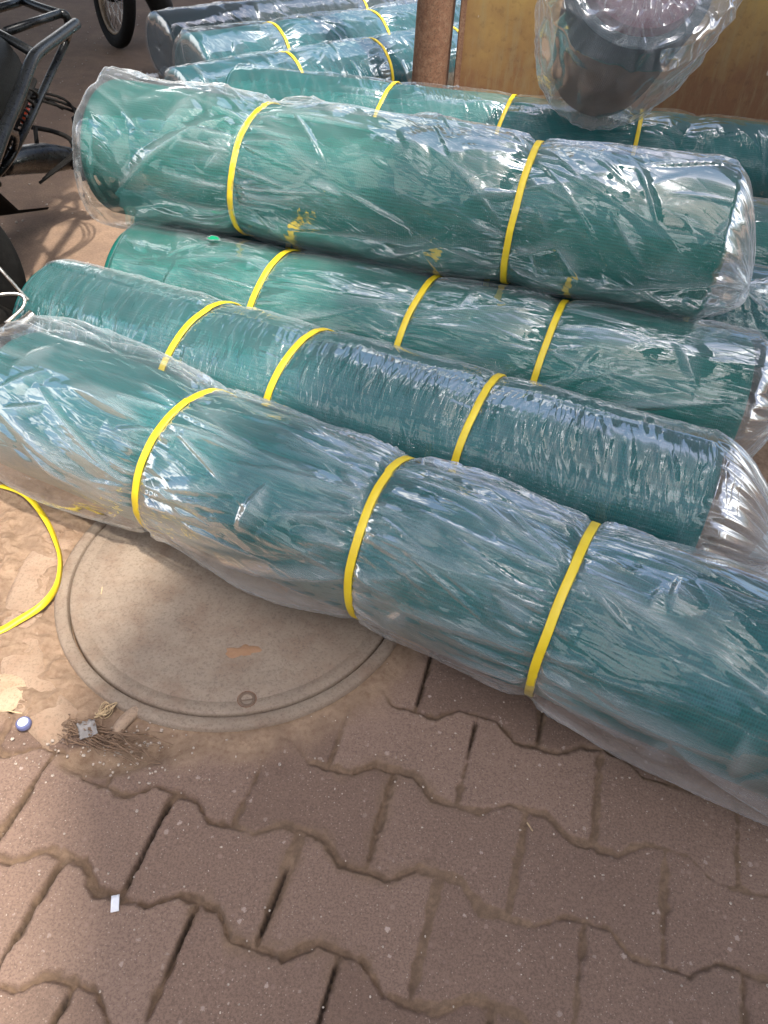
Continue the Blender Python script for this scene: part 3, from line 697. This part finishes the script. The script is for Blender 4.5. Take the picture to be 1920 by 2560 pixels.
# ------------------------------------------------------------------ post and metal sheet
bm = bmesh.new()
pts = [(.09+.015*k/3, 4.17, k*.8-.02) for k in range(5)]
add_tube(bm, [Vector((.10+.05*t, 4.17, -.02+t*3.0)) for t in np.linspace(0, 1, 14)], .088, 40)
setp(from_bm('rusty_post', bm, M['rust']), 'thick rusty brown steel pipe standing behind the pale roll', 'post')
sh = empty('metal_sheet', (1.6, 4.10, 0), 'upright ochre and brown stained metal sheet behind the bagged bundle', 'metal sheet')
bm = bmesh.new(); add_box(bm, (1.74, 4.12, .75), (3.0, .006, 1.5)); from_bm('panel', bm, M['sheet'], sh, False)
bm = bmesh.new(); add_box(bm, (.232, 4.105, .75), (.028, .034, 1.5)); from_bm('edge_strip', bm, M['rust'], sh, False, .003)

# ------------------------------------------------------------------ motorcycles
def wheel(root, c, hdir, R, lean=0, spokes=18, tr=.045):
    """c hub centre, hdir horizontal direction in the wheel plane"""
    h = Vector(hdir).normalized(); ax = Vector((-h.y, h.x, 0)); upv = (Vector((0, 0, 1))*math.cos(lean)+ax*math.sin(lean)).normalized(); ax = h.cross(upv).normalized()
    c = Vector(c)
    def pt(r, t, o=0): return c + (h*math.cos(t)+upv*math.sin(t))*r + ax*o
    def ring(bm, r, prof, n=72):
        V = [[bm.verts.new(pt(r+a, k*2*math.pi/n, b)) for a, b in prof] for k in range(n)]
        for k in range(n):
            for j in range(len(prof)):
                q = (j+1) % len(prof); bm.faces.new((V[k][j], V[(k+1) % n][j], V[(k+1) % n][q], V[k][q]))
    bm = bmesh.new(); ring(bm, R-tr, [(-.03+.0*tr, -.018), (-.01, -.030), (tr*.5, -.036), (tr*.85, -.026), (tr, -.008), (tr, .008), (tr*.85, .026), (tr*.5, .036), (-.01, .030), (-.03, .018)])
    from_bm('tyre', bm, M['rubber'], root)
    bm = bmesh.new(); ring(bm, R-tr-.028, [(.004, -.022), (.006, -.017), (-.004, -.010), (-.007, 0), (-.004, .010), (.006, .017), (.004, .022), (-.012, .012), (-.016, 0), (-.012, -.012)])
    from_bm('rim', bm, M['rust_rim'], root)
    bm = bmesh.new(); add_tube(bm, [c-ax*.05, c-ax*.045, c-ax*.02, c+ax*.02, c+ax*.045, c+ax*.05], [.02, .05, .06, .06, .05, .02], 24); from_bm('hub', bm, M['dark_metal'], root)
    bm = bmesh.new()
    for k in range(spokes*2):
        t = k*math.pi/spokes; s = 1 if k % 2 else -1
        add_tube(bm, [pt(.05, t+.5*s*(1 if k % 4 < 2 else -1), .035*s), pt(R-tr-.035, t, .004*s)], .0018, 6)
    sp = from_bm('spokes', bm, M['chrome'], root)

ma = empty('motorcycle', (-1.15, 1.9, 0), 'black motorcycle at the left edge with a bent tube luggage rack', 'motorcycle', 'parked motorcycles')
wheel(ma, (-1.25, 1.74, .30), (.88, .40, 0), .30, .10, 18, .06)
bm = bmesh.new(); R_ = .0105
D1 = Vector((-1.046, 2.756, 0.688)); D2 = Vector((-1.030, 2.371, 0.688)); D3 = Vector((-0.995, 1.969, 0.587))
add_tube(bm, spline([D1, D1.lerp(D2, .5), D1.lerp(D2, .9), D2.lerp(D3, .12)+Vector((0, 0, .004)), D2.lerp(D3, .5), D3, D3+Vector((.02, -.3, -.10))], 6), 0.01627, 14)
add_tube(bm, [(-1.562, 2.763, 0.688), (-1.349, 2.917, 0.688), (-1.319, 3.056, 0.688)], 0.01312, 12)
add_tube(bm, spline([(-1.344, 3.069, 0.688), (-1.250, 2.975, 0.688), (-1.156, 2.895, 0.688), (-1.127, 2.897, 0.681), (-1.131, 2.913, 0.650)], 6), 0.01365, 12)
add_tube(bm, [(-1.140, 2.888, 0.688), (-1.205, 2.606, 0.688)], 0.01260, 12)
add_tube(bm, [(-1.438, 2.525, 0.688), (-1.212, 2.577, 0.688), (-1.032, 2.375, 0.688)], 0.01312, 12)
add_tube(bm, spline([(-1.056, 2.725, 0.679), (-1.125, 2.888, 0.637), (-1.182, 2.994, 0.587), (-1.198, 2.816, 0.513), (-1.180, 2.491, 0.438), (-1.212, 2.350, 0.375), (-1.312, 2.250, 0.312)], 6), 0.01207, 12)
add_tube(bm, spline([(-1.000, 2.000, 0.606), (-1.087, 2.250, 0.513), (-1.181, 2.413, 0.419)], 5), 0.00840, 10)
from_bm('luggage_rack', bm, M['black'], ma)
def blob(bm, pts, rs, seg=20, sq=(1, 1)):
    add_tube(bm, spline(pts, 5), list(np.interp(np.linspace(0, 1, 5*(len(pts)-1)+1), np.linspace(0, 1, len(rs)), rs)), seg)
bm = bmesh.new(); blob(bm, [(-1.30, 1.5, .60), (-1.27, 1.9, .60), (-1.24, 2.25, .61), (-1.24, 2.46, .60), (-1.24, 2.54, .57)], [.14, .16, .155, .13, .05]); from_bm('seat', bm, M['leather'], ma)
bm = bmesh.new(); blob(bm, [(-1.325, 1.875, 0.438), (-1.350, 2.250, 0.388), (-1.400, 2.562, 0.363), (-1.450, 2.750, 0.312)], [.10, .10, .07, .02]); from_bm('tail_cowl', bm, M['black'], ma)
bm = bmesh.new(); blob(bm, [(-1.312, 2.562, 0.312), (-1.312, 2.688, 0.287), (-1.275, 2.812, 0.256), (-1.231, 2.875, 0.237), (-1.219, 2.913, 0.225)], [.03, .045, .05, .04, .034]);
blob(bm, [(-1.231, 2.875, 0.237), (-1.202, 2.888, 0.225), (-1.175, 2.894, 0.212)], [.028, .033, .03])
add_box(bm, (-1.156, 2.875, 0.194), (.055, .035, .05), Matrix.Rotation(.4, 3, 'Z')); from_bm('muffler', bm, M['black'], ma)
bm = bmesh.new(); add_tube(bm, spline([(-1.325, 2.875, 0.338), (-1.275, 2.925, 0.312), (-1.219, 2.919, 0.294), (-1.194, 2.888, 0.275)], 5), .0085, 10); add_tube(bm, [(-1.312, 2.875, 0.338), (-1.306, 2.837, 0.275)], .008, 8)
from_bm('footpeg', bm, M['dark_metal'], ma)
bm = bmesh.new(); blob(bm, [(-1.331, 2.837, 0.438), (-1.312, 2.800, 0.425), (-1.275, 2.750, 0.406)], [.015, .034, .026]); from_bm('indicator', bm, M['orange'], ma)
bm = bmesh.new()
for k in range(4): add_tube(bm, [(-1.475+.012*k, 3.06-.037*k, .44), (-1.325+.012*k, 3.025-.043*k, .41)], .009, 8)
add_tube(bm, [(-1.375, 3.025, 0.425), (-1.238, 2.975, 0.375)], .006, 8); add_box(bm, (-1.219, 3.038, 0.312), (.02, .06, .05)); from_bm('chain_guard', bm, M['dark_metal'], ma)
# flat dark piece with pointed lower end
bm = bmesh.new(); ol = [(-1.569, 2.478, 0.271), (-1.369, 2.596, 0.200), (-1.381, 2.714, 0.094), (-1.333, 2.856, 0.052), (-1.534, 2.620, 0.094), (-1.676, 2.502, 0.129)]
f = bm.faces.new([bm.verts.new(p) for p in ol]); g = bmesh.ops.extrude_face_region(bm, geom=[f]); [setattr(v, 'co', v.co+Vector((.004, .004, .008))) for v in g['geom'] if isinstance(v, bmesh.types.BMVert)]
from_bm('pointed_flap', bm, M['rubber'], ma, False)
bm = bmesh.new(); add_tube(bm, spline([(-1.30, 1.50, .285), (-1.02, 1.595, .275), (-.935, 1.60, .28), (-.885, 1.605, .295), (-.86, 1.63, .31)], 6), .014, 14); from_bm('exhaust_pipe', bm, M['chrome'], ma)
bm = bmesh.new(); add_tube(bm, spline([(-1.15, 1.55, .33), (-.98, 1.62, .35), (-.90, 1.66, .345), (-.885, 1.64, .325), (-.92, 1.60, .30)], 6), .0045, 8)
add_tube(bm, [(-1.15, 1.9, .58), (-1.0, 1.74, .42), (-.88, 1.66, .33)], .004, 8); from_bm('cable', bm, M['chrome'], ma)
bm = bmesh.new(); pa, pb = Vector((-1.20, 2.66, .52)), Vector((-1.24, 2.30, .34)); dv = pb-pa; q1 = dv.orthogonal().normalized(); q2 = dv.normalized().cross(q1)
add_tube(bm, [pa+dv*(k/150)+(q1*math.cos(k*.42)+q2*math.sin(k*.42))*.026 for k in range(151)], .0045, 8); add_tube(bm, [pa-dv*.1, pb+dv*.1], .011, 12)
from_bm('shock_absorber', bm, M['dark_metal'], ma)
bm = bmesh.new()
for k in range(3): add_tube(bm, spline([(-1.22, 2.72-.03*k, .50), (-1.12+.02*k, 2.75, .46-.02*k), (-1.06+.015*k, 2.62, .38), (-1.12, 2.45-.03*k, .33)], 6), .0045, 8)
from_bm('wiring', bm, M['rubber'], ma)
bm = bmesh.new(); blob(bm, [(-1.35, 1.6, .20), (-1.15, 1.72, .17), (-1.0, 1.72, .16)], [.12, .13, .09]); from_bm('engine_case', bm, M['dark_metal'], ma)

mb = empty('motorcycle', (-1.9, 5.7, 0), 'motorcycle at the top whose spoked front wheel stands near the back rolls', 'motorcycle', 'parked motorcycles')
wheel(mb, (-1.84, 5.56, .305), (.60, -.80, 0), .305, .12, 18, .05)
bm = bmesh.new(); hh = Vector((.60, -.80, 0)); ax = Vector((.80, .60, 0)); cB = Vector((-1.84, 5.56, .305))
for s in (-1, 1): add_tube(bm, [cB+ax*.075*s, cB+ax*.075*s-hh*.30+Vector((0, 0, .62))], .018, 12)
from_bm('fork', bm, M['dark_metal'], mb)
bm = bmesh.new()
V = []
for k in range(17):
    t = rad(25+k*8); V.append([bm.verts.new(cB+(hh*math.cos(t)+Vector((0, 0, 1))*math.sin(t))*(.335-.02*abs(q)/.05)+ax*q) for q in (-.05, -.03, 0, .03, .05)])
for k in range(16):
    for j in range(4): bm.faces.new((V[k][j], V[k+1][j], V[k+1][j+1], V[k][j+1]))
o = from_bm('front_fender', bm, M['black'], mb); md = o.modifiers.new('t', 'SOLIDIFY'); md.thickness = .004
bm = bmesh.new(); blob(bm, [cB+ax*.10+Vector((.12, .05, .02)), cB+ax*.16+Vector((.12, .05, -.10)), cB+ax*.20+Vector((.10, .02, -.22))], [.07, .075, .05]); blob(bm, [cB-hh*.35+Vector((0, 0, .2)), cB-hh*.7+Vector((0, 0, .25)), cB-hh*1.1+Vector((0, 0, .3))], [.15, .2, .15])
from_bm('engine', bm, M['dark_metal'], mb)

# ------------------------------------------------------------------ litter and loose strap
def paper(name, c, w_, h_, rz, label, cat, mat, crumple=.3, seed=1, n=14):
    u = np.linspace(-.5, .5, n); U, V_ = np.meshgrid(u, u, indexing='ij')
    x = U*w_; y = V_*h_; z = crumple*w_*ridge(perlin(U*3+seed, V_*3, seed), 2)
    cz, sz = math.cos(rz), math.sin(rz); P_ = np.stack([c[0]+x*cz-y*sz, c[1]+x*sz+y*cz, c[2]+z], -1)
    o = link(name, grid_mesh(name, P_), mat, None, False); md = o.modifiers.new('t', 'SOLIDIFY'); md.thickness = .0012; return setp(o, label, cat)
paper('crumpled_paper', (-1.49, 4.86, .006), .12, .09, .4, 'crumpled white paper on the shaded ground near the back rolls', 'litter', M['paper'], .22, 3)
paper('paper_scrap', (-.374, .432, .006), .012, .024, .25, 'tiny white paper scrap lying in a joint between paving blocks', 'litter', M['paper'], .08, 5, 6)
paper('plastic_scrap', (-.505, .715, .012), .030, .034, .5, 'grey crumpled scrap by the dry roots in front of the cover', 'litter', simple('grey_scrap', (.22, .20, .19), .6), .3, 7, 12)
paper('pink_scrap', (-1.30, 4.25, .006), .07, .03, .5, 'small pale pink scrap on the shaded ground behind the top roll', 'litter', simple('pink_scrap', (.38, .28, .27), .8), .3, 9, 10)
cp = empty('bottle_cap', (-.622, .722, .004), 'blue and white bottle cap on the edge of the first paving block at left', 'bottle cap')
capb = simple('cap_blue', (.10, .11, .22), .4); capw = simple('cap_white', (.5, .52, .6), .5)
lathe('cap_shell', [(.0128, .003), (.0135, .006), (.0130, .0105), (.0115, .0125), (.009, .0128)], capb, cp, 42, (-.622, .722, .004))
lathe('cap_top', [(.0003, .0132), (.004, .0132), (.0058, .0133), (.0091, .0129)], capw, cp, 42, (-.622, .722, .004))
for o in cp.children: o.data.polygons.foreach_set('use_smooth', [False]*len(o.data.polygons))
def add_ribbon_strap():
    pts = spline([(-1.25, 1.36, .010), (-1.02, 1.37, .010), (-.918, 1.345, .012), (-.84, 1.31, .016), (-.765, 1.232, .017), (-.715, 1.160, .016), (-.687, 1.105, .015), (-.672, 1.04, .015), (-.680, .985, .019), (-.715, .945, .016), (-.755, .91, .014), (-.86, .845, .010)], 10)
    n = len(pts); rows = []
    for i, p in enumerate(pts):
        t = (pts[min(i+1, n-1)]-pts[max(i-1, 0)]).normalized(); s = t.cross(Vector((0, 0, 1))).normalized(); f = i/n
        tw = 1.15*math.exp(-((f-.58)/.24)**2) ; ww = s*math.cos(tw)+Vector((0, 0, 1))*math.sin(tw)
        nn = t.cross(ww).normalized(); rows.append([p+ww*.0072+nn*.0005+Vector((0, 0, .006*math.sin(tw))), p-ww*.0072+nn*.0005+Vector((0, 0, .006*math.sin(tw))), p-ww*.0072-nn*.0005+Vector((0, 0, .006*math.sin(tw))), p+ww*.0072-nn*.0005+Vector((0, 0, .006*math.sin(tw)))])
    P_ = np.array([[tuple(v) for v in r] for r in rows]); idx = np.arange(n)
    UV = (np.repeat((idx*.01)[:, None], 4, 1), np.repeat(np.array([[0, .017, .017, 0]]), n, 0))
    o = link('loose_strap', grid_mesh('loose_strap', P_, True, UV), M['strap'], None, False)
    setp(o, 'loose yellow packing strap curling on the dirt left of the manhole', 'strap')
add_ribbon_strap()
random.seed(4)
# dry roots tangle in the hollow
bm = bmesh.new()
for k in range(46):
    x = -.555+random.random()*.06; y = .70+random.random()*.03; a = random.uniform(-.75, -.15) if k % 5 else random.uniform(-2.2, 2.)
    L = random.uniform(.05, .19) if k % 5 else random.uniform(.03, .07); P_ = []; z = .004
    for i in range(9):
        t = i/8; P_.append((x+math.cos(a)*L*t+.005*math.sin(9*t+k), y+math.sin(a)*L*t*.5+.007*math.sin(6*t+2*k), z+.009*math.sin(t*3.1+k*.2)**2+.004*random.random()))
    add_tube(bm, P_, random.uniform(.0006, .0013), 5)
setp(from_bm('dry_roots', bm, M['root']), 'tangle of dry thin roots in the hollow before the manhole', 'roots')
bm = bmesh.new()
for k in range(9):
    a0 = random.random()*6; P_ = [(-.485+.018*math.cos(a0+t*5)*(.6+.4*math.sin(k)), .757+.014*math.sin(a0+t*5+k), .014+.006*math.sin(3*t+k)) for t in np.linspace(0, 1, 12)]
    add_tube(bm, P_, .0010, 5)
setp(from_bm('rubber_bands', bm, M['straw']), 'knotted tan threads lying on the collar beside the peg', 'thread')
# single straws
def straws(pos):
    for i, (x, y, z, a, L) in enumerate(pos):
        bm = bmesh.new(); c_, s_ = math.cos(a), math.sin(a); add_box(bm, (0, 0, 0), (L, .0022, .0009), Matrix.Rotation(a, 3, 'Z'))
        for v in bm.verts: v.co += Vector((x, y, z))
        o = from_bm('straw', bm, M['straw'], None, False); yield o
lab = ['pale straw lying flat on the left of the manhole cover', 'pale straw on the paving right of centre', 'straw on the dirt above the bottle cap at the left edge', 'thin curved stalk piece near the bottom left corner']
for o, l in zip(straws([(-.579, 1.038, .0135, 1.75, .020), (.272, .588, .004, 2.1, .016), (-.648, .745, .010, -.15, .030), (-.485, .262, .004, .12, .045)]), lab): setp(o, l, 'straw', 'loose straws')
# loose crumbs of grit scattered on the ground: nobody could count them
bm = bmesh.new(); rr = random.Random(5)
for k in range(900):
    if k < 380: x, y = rr.uniform(-.75, .7), rr.uniform(.2, .95); s = rr.uniform(.0008, .0022)
    elif k < 520: x, y = -.44+rr.gauss(0, .09), .69+rr.gauss(0, .035); s = rr.uniform(.001, .0035)
    else: x, y = rr.uniform(-2.6, -.6), rr.uniform(1.9, 6.5); s = rr.uniform(.002, .0065)
    if math.hypot(x-CC[0], y-CC[1]) < .375: continue
    g = bmesh.ops.create_icosphere(bm, subdivisions=1, radius=1)['verts']; q = [rr.uniform(.6, 1.3) for _ in range(3)]
    for v in g: v.co = Vector((x+v.co.x*s*q[0], y+v.co.y*s*q[1], .0015+s*.4+v.co.z*s*q[2]*.7))
setp(from_bm('grit', bm, simple('grit_stone', (.34, .28, .23), .9, 0, .6, 300), None, False), kind='stuff')

# ------------------------------------------------------------------ unseen sheets added to block the sun, outlined by the wanted shadow
def sun_blocker(name, poly, h, label, ragged=.0, seed=0):
    off = SUN*(h/SUN.z); bm = bmesh.new(); P_ = []
    n = len(poly)
    for i in range(n):
        a_, b_ = Vector((*poly[i], 0)), Vector((*poly[(i+1) % n], 0))
        for k in range(10):
            t = k/10; p = a_.lerp(b_, t); nn = Vector((mnoise.noise(Vector((p.x*1.3, p.y*1.3, seed))), mnoise.noise(Vector((p.x*1.3, p.y*1.3, seed+9))), 0))*ragged
            P_.append(p+nn+Vector((off.x, off.y, h)))
    f = bm.faces.new([bm.verts.new(p) for p in P_]); o = from_bm(name, bm, M['sun_blocker'], None, False)
    md = o.modifiers.new('t', 'SOLIDIFY'); md.thickness = .02; setp(o, label, 'sun_blocker', kind='structure')
sun_blocker('sun_blocker', [(-.30, -1.0), (-.42, .5), (-.36, 1.2), (-.25, 2.2), (.25, 3.3), (.65, 4.0), (.9, 9.5), (6.5, 9.5), (6.5, -2.6), (-.30, -2.6)], 5.0, 'high unseen cloth added to block the sun over the paving', .25, 3)
wl = empty('sky_block_wall', (0, -5.2, 0), 'plain unseen wall added behind the viewer to block low sky', 'wall')  # unseen wall added to keep low sky out of the film's reflections
bm = bmesh.new(); add_box(bm, (0, -5.3, 1.5), (16, .2, 3.0)); from_bm('wall', bm, stain_mat('wall_render', (.22, .16, .11), (.30, .23, .17)), wl, False)
sun_blocker('side_sun_blocker', [(-1.38, 2.3), (-1.37, 4.3), (-1.0, 5.0), (-1.2, 10), (-7, 10), (-7, 2.3)], 2.6, 'low unseen cloth added to block the sun at left', .02, 5)
